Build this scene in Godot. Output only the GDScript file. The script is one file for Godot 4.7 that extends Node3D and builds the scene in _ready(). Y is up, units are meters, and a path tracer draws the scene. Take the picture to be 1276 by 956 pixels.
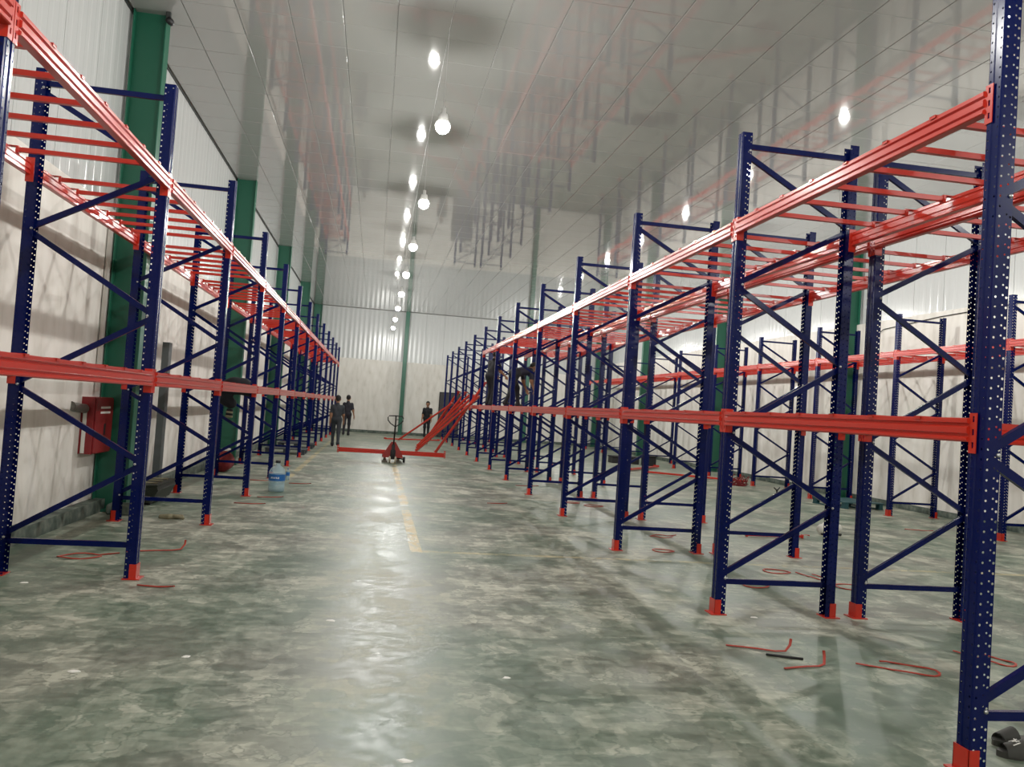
extends Node3D
# World: x to the right, y up, z (in the comments and tables below) forward from the viewpoint; W() turns that into Godot's -z.

const CEIL := 6.42
const FAR := 43.2
const BACK := -9.0
const LEFT_UP := -3.45
const LEFT_LOW := -3.42
const RIGHT_UP := 12.1
const RIGHT_LOW := 12.0
const POST_H := 4.16
const TOP1 := 1.725      # top of the lower beams
const TOP2 := 3.385      # top of the upper beams
const ORD := ["first", "second", "third", "fourth", "fifth", "sixth", "seventh", "eighth", "ninth", "tenth", "eleventh", "twelfth", "thirteenth", "fourteenth", "fifteenth"]

var M := {}
var G := {}
var used := {}
var rng := RandomNumberGenerator.new()


func W(x: float, y: float, z: float) -> Vector3:
	return Vector3(x, y, -z)


func _ready() -> void:
	rng.seed = 20240611
	camera_and_light()
	materials()
	shapes()
	shell()
	columns()
	racks()
	lamps()
	loose_parts()
	pallet_jack()
	floor_things()
	people()


# ------------------------------------------------------------------ camera, environment
func camera_and_light() -> void:
	var cam := Camera3D.new()
	cam.name = "camera"
	add_child(cam)
	var yaw := 0.164
	var pitch := 0.0343
	var roll := 0.0686
	var f := Vector3(sin(yaw) * cos(pitch), sin(pitch), -cos(yaw) * cos(pitch))
	var r0 := Vector3(cos(yaw), 0, sin(yaw))
	var u0 := Vector3(-sin(yaw) * sin(pitch), cos(pitch), cos(yaw) * sin(pitch))
	var r := cos(roll) * r0 + sin(roll) * u0
	var u := -sin(roll) * r0 + cos(roll) * u0
	cam.transform = Transform3D(Basis(r, u, -f), Vector3(0, 1.6, 0))
	cam.fov = rad_to_deg(2.0 * atan(478.0 / 1020.0))
	cam.near = 0.05
	cam.far = 200.0
	cam.current = true
	var env := Environment.new()
	env.background_mode = Environment.BG_COLOR
	env.background_color = Color(0, 0, 0)
	env.tonemap_mode = Environment.TONE_MAPPER_LINEAR
	env.tonemap_exposure = 1.0
	env.sdfgi_enabled = true
	env.ssao_enabled = true
	env.ssil_enabled = true
	var we := WorldEnvironment.new()
	we.name = "environment"
	we.environment = env
	add_child(we)


const LAMP_ENERGY := 4.9
const LAMP_Y := 5.15
const LAMP_COLOR := Color(1.0, 0.995, 0.975)


# ------------------------------------------------------------------ helpers
func numbered(called: String) -> String:
	var n: int = used.get(called, 0)
	used[called] = n + 1
	return called if n == 0 else "%s_%03d" % [called, n]


func tag(o: Node, label: String, category: String, group := "") -> void:
	o.set_meta("label", label)
	o.set_meta("category", category)
	o.set_meta("kind", "thing")
	if group:
		o.set_meta("group", group)


func thing(called: String, at: Vector3, label: String, category: String, group := "", turn := 0.0) -> Node3D:
	var o := Node3D.new()
	o.name = numbered(called)
	add_child(o)
	o.position = at
	o.rotation.y = turn
	tag(o, label, category, group)
	return o


func structure(called: String) -> Node3D:
	var o := Node3D.new()
	o.name = called
	o.set_meta("kind", "structure")
	add_child(o)
	return o


func put(called: String, mesh: Mesh, m: Material, parent: Node, t := Transform3D.IDENTITY) -> MeshInstance3D:
	var o := MeshInstance3D.new()
	o.name = called
	o.mesh = mesh
	o.material_override = m
	parent.add_child(o, true)
	o.transform = t
	return o


func tool() -> SurfaceTool:
	var st := SurfaceTool.new()
	st.begin(Mesh.PRIMITIVE_TRIANGLES)
	st.set_smooth_group(-1)
	return st


func done(st: SurfaceTool) -> ArrayMesh:
	st.generate_normals()
	return st.commit()


func quad(st: SurfaceTool, a: Vector3, b: Vector3, c: Vector3, d: Vector3) -> void:
	for p in [a, b, c, a, c, d]:
		st.add_vertex(p)


func box_in(st: SurfaceTool, lo: Vector3, hi: Vector3, t := Transform3D.IDENTITY) -> void:
	var p := []
	for i in 8:
		p.append(t * Vector3(hi.x if i & 1 else lo.x, hi.y if i & 2 else lo.y, hi.z if i & 4 else lo.z))
	quad(st, p[0], p[1], p[3], p[2])
	quad(st, p[5], p[4], p[6], p[7])
	quad(st, p[4], p[0], p[2], p[6])
	quad(st, p[1], p[5], p[7], p[3])
	quad(st, p[2], p[3], p[7], p[6])
	quad(st, p[4], p[5], p[1], p[0])


func box(lo: Vector3, hi: Vector3) -> ArrayMesh:
	var st := tool()
	box_in(st, lo, hi)
	return done(st)


# box with chamfered edges
func soft_box(size: Vector3, c: float) -> ArrayMesh:
	var st := tool()
	soft_box_in(st, size, c)
	return done(st)


func soft_box_in(st: SurfaceTool, size: Vector3, c: float, t := Transform3D.IDENTITY) -> void:
	var pts := PackedVector3Array()
	var h := size / 2.0
	for i in 8:
		var s := Vector3(1 if i & 1 else -1, 1 if i & 2 else -1, 1 if i & 4 else -1)
		for k in 3:
			var q := h
			q -= Vector3(c, c, c)
			q[k] = h[k]
			pts.append(q * s)
	hull(st, pts, t)


func hull(st: SurfaceTool, pts: PackedVector3Array, t := Transform3D.IDENTITY) -> void:
	# convex hull by brute force over small point sets
	var n := pts.size()
	var seen := {}
	var mid := Vector3.ZERO
	for p in pts:
		mid += p / float(n)
	for i in n:
		for j in range(i + 1, n):
			for k in range(j + 1, n):
				var nn := (pts[j] - pts[i]).cross(pts[k] - pts[i])
				if nn.length() < 1e-9:
					continue
				nn = nn.normalized()
				var d := nn.dot(pts[i])
				if nn.dot(mid) > d:
					nn = -nn
					d = -d
				var on := []
				var ok := true
				for q in n:
					var e := nn.dot(pts[q]) - d
					if e > 1e-6:
						ok = false
						break
					if e > -1e-6:
						on.append(q)
				if not ok:
					continue
				var key := str(on)
				if seen.has(key):
					continue
				seen[key] = true
				var c := Vector3.ZERO
				for q in on:
					c += pts[q] / float(on.size())
				var ax := (pts[on[0]] - c).normalized()
				var ay := nn.cross(ax)
				on.sort_custom(func(a, b): return atan2((pts[a] - c).dot(ay), (pts[a] - c).dot(ax)) > atan2((pts[b] - c).dot(ay), (pts[b] - c).dot(ax)))
				for q in range(1, on.size() - 1):
					for w in [on[0], on[q], on[q + 1]]:
						st.add_vertex(t * pts[w])


# closed 2D outline pushed along an axis: map takes (u, v, w)
func prism_in(st: SurfaceTool, outline: PackedVector2Array, w0: float, w1: float, t := Transform3D.IDENTITY, caps := true) -> void:
	var n := outline.size()
	for i in n:
		var a := outline[i]
		var b := outline[(i + 1) % n]
		quad(st, t * Vector3(a.x, a.y, w0), t * Vector3(b.x, b.y, w0), t * Vector3(b.x, b.y, w1), t * Vector3(a.x, a.y, w1))
	if caps:
		var tri := Geometry2D.triangulate_polygon(outline)
		for i in range(0, tri.size(), 3):
			for k in [0, 1, 2]:
				st.add_vertex(t * Vector3(outline[tri[i + k]].x, outline[tri[i + k]].y, w0))
			for k in [0, 2, 1]:
				st.add_vertex(t * Vector3(outline[tri[i + k]].x, outline[tri[i + k]].y, w1))


func prism(outline: PackedVector2Array, w0: float, w1: float) -> ArrayMesh:
	var st := tool()
	prism_in(st, outline, w0, w1)
	return done(st)


# turned shape about y: profile of (radius, height)
func lathe_in(st: SurfaceTool, profile: Array, sides: int, t := Transform3D.IDENTITY) -> void:
	for i in profile.size() - 1:
		var a: Vector2 = profile[i]
		var b: Vector2 = profile[i + 1]
		for k in sides:
			var c0 := Vector3(cos(TAU * k / sides), 0, sin(TAU * k / sides))
			var c1 := Vector3(cos(TAU * (k + 1) / sides), 0, sin(TAU * (k + 1) / sides))
			var y0 := Vector3(0, a.y, 0)
			var y1 := Vector3(0, b.y, 0)
			quad(st, t * (c0 * a.x + y0), t * (c1 * a.x + y0), t * (c1 * b.x + y1), t * (c0 * b.x + y1))


func lathe(profile: Array, sides := 20) -> ArrayMesh:
	var st := tool()
	st.set_smooth_group(0)
	lathe_in(st, profile, sides)
	st.index()
	st.generate_normals()
	return st.commit()


func tube_in(st: SurfaceTool, pts: Array, rx: float, ry: float, sides := 6, closed := false) -> void:
	var rings := []
	var n := pts.size()
	for i in n:
		var a: Vector3 = pts[(i - 1 + n) % n] if closed else pts[maxi(i - 1, 0)]
		var b: Vector3 = pts[(i + 1) % n] if closed else pts[mini(i + 1, n - 1)]
		var d := (b - a).normalized()
		var up := Vector3.UP if absf(d.y) < 0.95 else Vector3.RIGHT
		var s := d.cross(up).normalized()
		up = s.cross(d)
		var ring := []
		for k in sides:
			var w := TAU * (k + 0.5) / sides
			ring.append(pts[i] + s * cos(w) * rx + up * sin(w) * ry)
		rings.append(ring)
	var last := n if closed else n - 1
	for i in last:
		var r0: Array = rings[i]
		var r1: Array = rings[(i + 1) % n]
		for k in sides:
			quad(st, r0[k], r1[k], r1[(k + 1) % sides], r0[(k + 1) % sides])
	if not closed:
		for ring in [rings[0], rings[n - 1]]:
			for k in range(1, sides - 1):
				for p in [ring[0], ring[k], ring[k + 1]]:
					st.add_vertex(p)


func tube(pts: Array, r: float, sides := 8) -> ArrayMesh:
	var st := tool()
	st.set_smooth_group(0)
	tube_in(st, pts, r, r, sides)
	return done(st)


func along(a: Vector3, b: Vector3) -> Transform3D:
	# local z runs from a to b, origin in the middle
	var d := (b - a).normalized()
	var up := Vector3.UP if absf(d.y) < 0.97 else Vector3.RIGHT
	var x := up.cross(d).normalized()
	return Transform3D(Basis(x, d.cross(x), d), (a + b) / 2.0)


# ------------------------------------------------------------------ materials
func paint(c: Color, rough: float, metal := 0.0, spec := 0.5) -> StandardMaterial3D:
	var m := StandardMaterial3D.new()
	m.albedo_color = c
	m.roughness = rough
	m.metallic = metal
	m.metallic_specular = spec
	m.cull_mode = BaseMaterial3D.CULL_DISABLED
	return m


func c8(r: float, g: float, b: float) -> Color:
	return Color(r / 255.0, g / 255.0, b / 255.0)


func noise_tex(freq: float, ramp: Array, octaves := 4, size := 512, kind := FastNoiseLite.TYPE_SIMPLEX_SMOOTH, warp := 0.0, seed_ := 1) -> NoiseTexture2D:
	var n := FastNoiseLite.new()
	n.noise_type = kind
	n.frequency = freq
	n.fractal_octaves = octaves
	n.seed = seed_
	if warp > 0.0:
		n.domain_warp_enabled = true
		n.domain_warp_amplitude = warp
		n.domain_warp_frequency = freq * 0.8
	var g := Gradient.new()
	var off := PackedFloat32Array()
	var col := PackedColorArray()
	for e in ramp:
		off.append(e[0])
		col.append(e[1])
	g.offsets = off
	g.colors = col
	var t := NoiseTexture2D.new()
	t.width = size
	t.height = size
	t.seamless = true
	t.noise = n
	t.color_ramp = g
	return t


func materials() -> void:
	M.blue = paint(c8(0, 14, 74), 0.22, 0.0, 0.3)
	M.blue.clearcoat_enabled = true
	M.blue.clearcoat = 0.15
	M.blue.clearcoat_roughness = 0.12
	M.orange = paint(c8(192, 44, 27), 0.3, 0.0, 0.4)
	M.orange.clearcoat_enabled = true
	M.orange.clearcoat = 0.4
	M.orange.clearcoat_roughness = 0.15
	M.zinc = paint(c8(190, 190, 190), 0.3, 0.9)
	M.green = paint(c8(24, 92, 70), 0.4)
	M.ceiling = paint(c8(154, 155, 152), 0.05, 0.0, 0.42)
	M.ceiling.clearcoat_enabled = true
	M.ceiling.clearcoat = 0.5
	M.ceiling.clearcoat_roughness = 0.03
	M.joint = paint(c8(172, 172, 170), 0.5)
	M.cladding = paint(c8(194, 196, 195), 0.22)
	M.dark_trim = paint(c8(48, 52, 50), 0.6)
	var plaster := paint(Color.WHITE, 0.75)
	plaster.albedo_texture = noise_tex(0.012, [[0.0, c8(204, 199, 190)], [0.3, c8(221, 217, 209)], [0.7, c8(228, 224, 217)], [1.0, c8(233, 230, 224)]], 5, 512, FastNoiseLite.TYPE_SIMPLEX_SMOOTH, 12.0, 7)
	plaster.uv1_triplanar = true
	plaster.uv1_world_triplanar = true
	plaster.uv1_scale = Vector3(0.55, 0.16, 0.55)
	M.plaster = plaster
	var plinth := paint(Color.WHITE, 0.7)
	plinth.albedo_texture = noise_tex(0.02, [[0.0, c8(52, 62, 56)], [0.5, c8(82, 94, 86)], [1.0, c8(132, 136, 126)]], 4, 256, FastNoiseLite.TYPE_SIMPLEX_SMOOTH, 0.0, 9)
	plinth.uv1_triplanar = true
	plinth.uv1_world_triplanar = true
	plinth.uv1_scale = Vector3(0.8, 0.8, 0.8)
	M.plinth = plinth
	M.black = paint(c8(22, 22, 24), 0.5)
	M.rubber = paint(c8(30, 30, 32), 0.75)
	M.wheel = paint(c8(178, 170, 150), 0.5)
	M.jack_red = paint(c8(150, 34, 26), 0.4)
	M.hydrant = paint(c8(132, 24, 30), 0.4)
	M.pipe = paint(c8(128, 126, 120), 0.45, 0.4)
	M.grey_pipe = paint(c8(78, 84, 84), 0.5)
	M.white = paint(c8(228, 226, 220), 0.5)
	M.door = paint(c8(52, 48, 50), 0.5)
	M.strap = paint(c8(168, 56, 40), 0.5)
	M.cloth_black = paint(c8(26, 27, 32), 0.9)
	M.crate = paint(c8(52, 56, 48), 0.6)
	M.teal = paint(c8(34, 78, 84), 0.5)
	M.dark_pallet = paint(c8(44, 52, 58), 0.6)
	M.rag = paint(c8(128, 122, 98), 0.95)
	M.sack = paint(c8(120, 34, 38), 0.85)
	M.bag = paint(c8(206, 204, 196), 0.6)
	M.sandal = paint(c8(62, 62, 58), 0.6)
	M.cord = paint(c8(170, 170, 168), 0.6)
	M.bulb = paint(Color.WHITE, 0.3)
	M.bulb.emission_enabled = true
	M.bulb.emission = LAMP_COLOR
	M.bulb.emission_energy_multiplier = 30.0
	M.bulb_case = paint(c8(215, 215, 212), 0.35)
	var plastic := paint(Color(0.72, 0.86, 0.92, 0.28), 0.08)
	plastic.transparency = BaseMaterial3D.TRANSPARENCY_ALPHA
	M.plastic = plastic
	M.water = paint(c8(150, 178, 184), 0.05)
	M.water.transparency = BaseMaterial3D.TRANSPARENCY_ALPHA
	M.water.albedo_color.a = 0.45
	M.bottle_label = paint(c8(24, 92, 160), 0.4)
	M.skin_vertex = paint(Color.WHITE, 0.75)
	M.skin_vertex.vertex_color_use_as_albedo = true
	M.hair = paint(c8(18, 15, 14), 0.7)


# worn green floor paint under a film of pale cement dust, drawn from noise in world metres
func floor_material(x0: float, z0: float, size: float, px: int) -> StandardMaterial3D:
	var pitch := size / px
	var fields := []
	# [frequency per metre, octaves, warp metres, warp frequency, seed, flakes?]
	for d in [[6.5, 1, 0.075, 4.5, 3, true], [0.42, 3, 0.5, 0.4, 11, false], [9.0, 3, 0.05, 6.0, 23, false], [3.0, 1, 0.15, 2.6, 31, true], [1.2, 4, 0.3, 1.6, 47, false]]:
		var n := FastNoiseLite.new()
		n.noise_type = FastNoiseLite.TYPE_CELLULAR if d[5] else FastNoiseLite.TYPE_SIMPLEX_SMOOTH
		n.cellular_return_type = FastNoiseLite.RETURN_CELL_VALUE
		n.cellular_jitter = 1.0
		n.fractal_type = FastNoiseLite.FRACTAL_NONE if d[5] else FastNoiseLite.FRACTAL_FBM
		n.frequency = d[0] * pitch
		n.fractal_octaves = d[1]
		n.seed = d[4]
		n.domain_warp_enabled = true
		n.domain_warp_type = FastNoiseLite.DOMAIN_WARP_SIMPLEX
		n.domain_warp_amplitude = d[2] / pitch
		n.domain_warp_frequency = d[3] * pitch
		n.domain_warp_fractal_octaves = 2
		n.offset = Vector3(x0 / pitch, z0 / pitch, 0)
		var im := n.get_image(px, px, false, false, false)
		im.convert(Image.FORMAT_L8)
		fields.append(im.get_data())
	var A: PackedByteArray = fields[0]
	var B: PackedByteArray = fields[1]
	var C: PackedByteArray = fields[2]
	var D: PackedByteArray = fields[3]
	var E: PackedByteArray = fields[4]
	# scrape marks drawn out by the trowel, one field across the hall and one along it
	var swipes := []
	for way in 2:
		var n := FastNoiseLite.new()
		n.noise_type = FastNoiseLite.TYPE_SIMPLEX_SMOOTH
		n.frequency = 7.0 * pitch
		n.fractal_octaves = 2
		n.seed = 61 + way
		n.domain_warp_enabled = true
		n.domain_warp_amplitude = 0.1 / pitch
		n.domain_warp_frequency = 3.0 * pitch
		n.domain_warp_fractal_octaves = 2
		n.offset = Vector3(x0 / pitch, z0 / pitch, 0) / (Vector3(4, 1, 1) if way == 0 else Vector3(1, 4, 1))
		var im := n.get_image(px / 4 if way == 0 else px, px if way == 0 else px / 4, false, false, false)
		im.convert(Image.FORMAT_L8)
		im.resize(px, px, Image.INTERPOLATE_BILINEAR)
		swipes.append(im.get_data())
	var S: PackedByteArray = swipes[0]
	var T: PackedByteArray = swipes[1]
	var col := PackedByteArray()
	col.resize(px * px * 3)
	var rgh := PackedByteArray()
	rgh.resize(px * px)
	var thick := PackedByteArray()
	thick.resize(px * px)
	var k := 0
	for j in px:
		var z := z0 + (j + 0.5) * pitch
		var in_cross := z > 9.02 and z < 9.13
		for i in px:
			var b := clampf((B[k] - 92.0) / 72.0, 0.0, 1.0)          # where the green paint is worn grey
			var c := C[k] - 128.0
			# flakes and swipes of pale cement film, thick and thin
			var e := clampf((E[k] - 128.0) / 90.0 + 0.5, 0.0, 1.0)
			var fa := clampf((A[k] + (e - 0.5) * 90.0 - 118.0) / 30.0, 0.0, 1.0)
			var fd := clampf((D[k] + (e - 0.5) * 60.0 - 110.0) / 40.0, 0.0, 1.0)
			var fs := clampf((S[k] - 142.0) / 12.0, 0.0, 1.0)
			var ft := clampf((T[k] - 146.0) / 12.0, 0.0, 1.0)
			var f := 0.30 * fa * (0.5 + 0.5 * A[k] / 255.0) + 0.22 * fd + 0.24 * e + 0.26 * fs * (0.4 + 0.6 * fd) + 0.14 * ft * fa - 0.16 * clampf((112.0 - S[k]) / 10.0, 0.0, 1.0) * (1.0 - fd) - 0.12 * clampf((108.0 - T[k]) / 10.0, 0.0, 1.0) + 0.05 + c * 0.0010
			var line := maxf(1.0 - absf(E[k] - 108.0 + c * 0.15) / 6.0, 0.0) * (0.35 + 0.65 * fd)
			line = maxf(line, maxf(1.0 - absf(E[k] - 138.0 + c * 0.15) / 6.0, 0.0) * (0.35 + 0.65 * fa))
			f = clampf(f * (0.75 + 0.35 * b) * (1.0 - 0.7 * line), 0.0, 1.0)
			var r := 84.0 + 20.0 * b
			var g := 101.0 + 8.0 * b
			var u := 85.0 + 12.0 * b
			r += (172.0 - r) * f + c * 0.10
			g += (173.0 - g) * f + c * 0.10
			u += (157.0 - u) * f + c * 0.10
			var x := x0 + (i + 0.5) * pitch
			if z > 9.0:
				var y := 0.0
				if z < 22.6 and x > 0.5 + (z - 9.0) * 0.004 and x < 0.63 + (z - 9.0) * 0.004:
					y = 0.68
				elif in_cross and x > 0.5 and x < 9.0:
					y = 0.34
				elif z > 14.0 and z < 41.0 and x > -1.62 and x < -1.5:
					y = 0.42
				if y > 0.0:
					y *= clampf((E[k] - 96.0 + c * 0.5) / 36.0, 0.15, 1.0)
					r += (206.0 - r) * y
					g += (176.0 - g) * y
					u += (112.0 - u) * y
			col[k * 3] = int(clampf(r, 0, 255))
			col[k * 3 + 1] = int(clampf(g, 0, 255))
			col[k * 3 + 2] = int(clampf(u, 0, 255))
			rgh[k] = int(clampf(104.0 + 52.0 * f + c * 0.2, 0, 255))
			thick[k] = int(f * 255.0)
			k += 1
	var m := paint(Color.WHITE, 1.0)
	m.albedo_texture = ImageTexture.create_from_image(Image.create_from_data(px, px, false, Image.FORMAT_RGB8, col))
	m.roughness_texture = ImageTexture.create_from_image(Image.create_from_data(px, px, false, Image.FORMAT_L8, rgh))
	m.roughness_texture_channel = BaseMaterial3D.TEXTURE_CHANNEL_RED
	var bump := Image.create_from_data(px, px, false, Image.FORMAT_L8, thick)
	bump.bump_map_to_normal_map(2.0)
	m.normal_enabled = true
	m.normal_texture = ImageTexture.create_from_image(bump)
	m.normal_scale = 0.08
	m.set_meta("area", [x0, z0, size])
	return m


func floor_slab(called: String, x0: float, x1: float, z0: float, z1: float, m: StandardMaterial3D, parent: Node) -> void:
	var area: Array = m.get_meta("area")
	var st := tool()
	st.set_normal(Vector3.UP)
	var uv := func(x: float, z: float) -> Vector2: return Vector2((x - area[0]) / area[2], (z - area[1]) / area[2])
	var p := [[x0, z0], [x0, z1], [x1, z1], [x0, z0], [x1, z1], [x1, z0]]
	for q in p:
		st.set_uv(uv.call(q[0], q[1]))
		st.add_vertex(W(q[0], 0, q[1]))
	for q in [[x0, z0], [x1, z1], [x0, z1], [x0, z0], [x1, z0], [x1, z1]]:
		st.set_uv(uv.call(q[0], q[1]))
		st.add_vertex(W(q[0], -0.2, q[1]))
	for e in [[x0, z0, x1, z0], [x1, z0, x1, z1], [x1, z1, x0, z1], [x0, z1, x0, z0]]:
		for v in [[e[0], 0.0, e[1]], [e[2], 0.0, e[3]], [e[2], -0.2, e[3]], [e[0], 0.0, e[1]], [e[2], -0.2, e[3]], [e[0], -0.2, e[1]]]:
			st.set_uv(uv.call(v[0], v[2]))
			st.add_vertex(W(v[0], v[1], v[2]))
	put(called, done(st), m, parent)


# ------------------------------------------------------------------ shared rack shapes
const PW := 0.1      # upright: width along the row
const PD := 0.09     # upright: depth across the row

# one strip of an upright's sheet from p to q (in plan), with a column of holes when pitch > 0
func sheet_in(st: SurfaceTool, p: Vector2, q: Vector2, h: float, pitch := 0.0, rad := 0.0, start := 0.0) -> void:
	var at := func(s: float, y: float) -> Vector3: return Vector3(lerpf(p.x, q.x, s), y, lerpf(p.y, q.y, s))
	if pitch <= 0.0:
		quad(st, at.call(0.0, 0.0), at.call(1.0, 0.0), at.call(1.0, h), at.call(0.0, h))
		return
	var w := p.distance_to(q)
	var n := int((h - start) / pitch)
	if start > 0.0:
		quad(st, at.call(0.0, 0.0), at.call(1.0, 0.0), at.call(1.0, start), at.call(0.0, start))
	for i in n:
		var y0 := start + i * pitch
		var y1 := y0 + pitch
		var mid := Vector2(0.5, (y0 + y1) / 2.0)
		var outer := [Vector2(0, y0), Vector2(0.5, y0), Vector2(1, y0), Vector2(1, mid.y), Vector2(1, y1), Vector2(0.5, y1), Vector2(0, y1), Vector2(0, mid.y)]
		var inner := []
		for k in 8:
			var a := TAU * (k / 8.0) - PI * 0.75
			inner.append(Vector2(0.5 + cos(a) * rad / w, mid.y + sin(a) * rad))
		for k in 8:
			var o0: Vector2 = outer[k]
			var o1: Vector2 = outer[(k + 1) % 8]
			var i0: Vector2 = inner[k]
			var i1: Vector2 = inner[(k + 1) % 8]
			quad(st, at.call(o0.x, o0.y), at.call(o1.x, o1.y), at.call(i1.x, i1.y), at.call(i0.x, i0.y))
	var y := start + n * pitch
	if y < h - 0.001:
		quad(st, at.call(0.0, y), at.call(1.0, y), at.call(1.0, h), at.call(0.0, h))


func shapes() -> void:
	# upright, face towards -x, open towards +x
	var st := tool()
	var x0 := -PD / 2
	var x1 := PD / 2
	var z1 := PW / 2
	var c := 0.009
	for s in [-1.0, 1.0]:
		sheet_in(st, Vector2(x1, s * z1), Vector2(x1 - 0.022, s * z1), POST_H, 0.05, 0.0065)
		sheet_in(st, Vector2(x1 - 0.022, s * z1), Vector2(x1 - 0.04, s * z1), POST_H, 0.05, 0.005, 0.012)
		sheet_in(st, Vector2(x1 - 0.04, s * z1), Vector2(x0 + c + 0.022, s * z1), POST_H)
		sheet_in(st, Vector2(x0 + c + 0.022, s * z1), Vector2(x0 + c, s * z1), POST_H, 0.05, 0.006)
		sheet_in(st, Vector2(x0 + c, s * z1), Vector2(x0 + c * 0.3, s * (z1 - c * 0.3)), POST_H)
		sheet_in(st, Vector2(x0 + c * 0.3, s * (z1 - c * 0.3)), Vector2(x0, s * (z1 - c)), POST_H)
		sheet_in(st, Vector2(x0, s * (z1 - c)), Vector2(x0, s * (z1 - c - 0.02)), POST_H, 0.05, 0.006)
		sheet_in(st, Vector2(x0, s * (z1 - c - 0.02)), Vector2(x0, s * 0.014), POST_H)
		sheet_in(st, Vector2(x0, s * 0.014), Vector2(x0 + 0.005, s * 0.009), POST_H)
	sheet_in(st, Vector2(x0 + 0.005, -0.009), Vector2(x0 + 0.005, 0.009), POST_H)
	G.post = done(st)
	# channel for the bracing: local z is its length, scaled to the span it needs
	G.brace = channel(0.045, 0.028, 1.0)
	# foot of an upright: base plate and the tall orange shoe round the face
	st = tool()
	box_in(st, Vector3(-0.085, 0.0, -0.075), Vector3(0.055, 0.008, 0.075))
	box_in(st, Vector3(x0 - 0.007, 0.008, -z1 - 0.006), Vector3(x0 - 0.001, 0.125, z1 + 0.006))
	for s in [-1.0, 1.0]:
		box_in(st, Vector3(x0 - 0.007, 0.008, s * (z1 + 0.001) if s > 0 else -z1 - 0.006), Vector3(x0 + 0.05, 0.125, z1 + 0.006 if s > 0 else -z1 - 0.001))
	G.foot = done(st)
	G.bolt = lathe([Vector2(0.0, 0.01), Vector2(0.008, 0.01), Vector2(0.011, 0.006), Vector2(0.011, 0.0)], 8)
	# beam section, face towards -x, its top at y = 0
	var face := [Vector2(-0.026, 0), Vector2(-0.031, -0.004), Vector2(-0.031, -0.024), Vector2(-0.018, -0.031), Vector2(-0.018, -0.039), Vector2(-0.031, -0.046), Vector2(-0.031, -0.076), Vector2(-0.019, -0.083), Vector2(-0.019, -0.092), Vector2(-0.031, -0.099), Vector2(-0.031, -0.113), Vector2(-0.026, -0.118)]
	var ring := PackedVector2Array(face)
	for q in range(face.size() - 1, -1, -1):
		ring.append(Vector2(-face[q].x * 0.66, face[q].y))
	G.beam_outline = ring
	# connector at one end: hook plate on the face of the upright, side plate at the end of the beam; two hands
	for hand in [1.0, -1.0]:
		st = tool()
		# hook plate lies beside the end of the beam, over the half of the upright's face: z from 0 to 0.047
		var ys := [-0.175, -0.15, -0.12, -0.085, -0.055, -0.02, 0.01, 0.025]
		var hx := -0.0135
		for i in 7:
			var slot: bool = i % 2 == 1
			for e in ([[0.0, 0.016], [0.03, 0.047]] if slot else [[0.0, 0.047]]):
				box_in(st, Vector3(hx - 0.004, ys[i], minf(hand * e[0], hand * e[1])), Vector3(hx, ys[i + 1], maxf(hand * e[0], hand * e[1])))
		box_in(st, Vector3(hx - 0.004, -0.175, minf(0.0, -hand * 0.004)), Vector3(0.046, 0.025, maxf(0.0, -hand * 0.004)))
		G["connector%d" % hand] = done(st)
	# crossbar between the two beams of a bay, lying across x, with a hooked tongue over each beam
	st = tool()
	var half := 0.475
	box_in(st, Vector3(-half, -0.039, -0.018), Vector3(half, -0.005, 0.018))
	for s in [-1.0, 1.0]:
		box_in(st, Vector3(minf(s * (half - 0.02), s * (half + 0.1015)), 0.0005, -0.024), Vector3(maxf(s * (half - 0.02), s * (half + 0.1015)), 0.0045, 0.024))
		box_in(st, Vector3(minf(s * (half + 0.0975), s * (half + 0.1015)), -0.012, -0.024), Vector3(maxf(s * (half + 0.0975), s * (half + 0.1015)), 0.0045, 0.024))
		box_in(st, Vector3(minf(s * (half - 0.02), s * half), -0.05, -0.024), Vector3(maxf(s * (half - 0.02), s * half), 0.0045, 0.024))
	G.crossbar = done(st)


func channel(w: float, d: float, length: float) -> ArrayMesh:
	var t := 0.003
	var o := PackedVector2Array([Vector2(-d / 2, -w / 2), Vector2(d / 2, -w / 2), Vector2(d / 2, -w / 2 + t), Vector2(-d / 2 + t, -w / 2 + t), Vector2(-d / 2 + t, w / 2 - t), Vector2(d / 2, w / 2 - t), Vector2(d / 2, w / 2), Vector2(-d / 2, w / 2)])
	return prism(o, -length / 2, length / 2)


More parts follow.
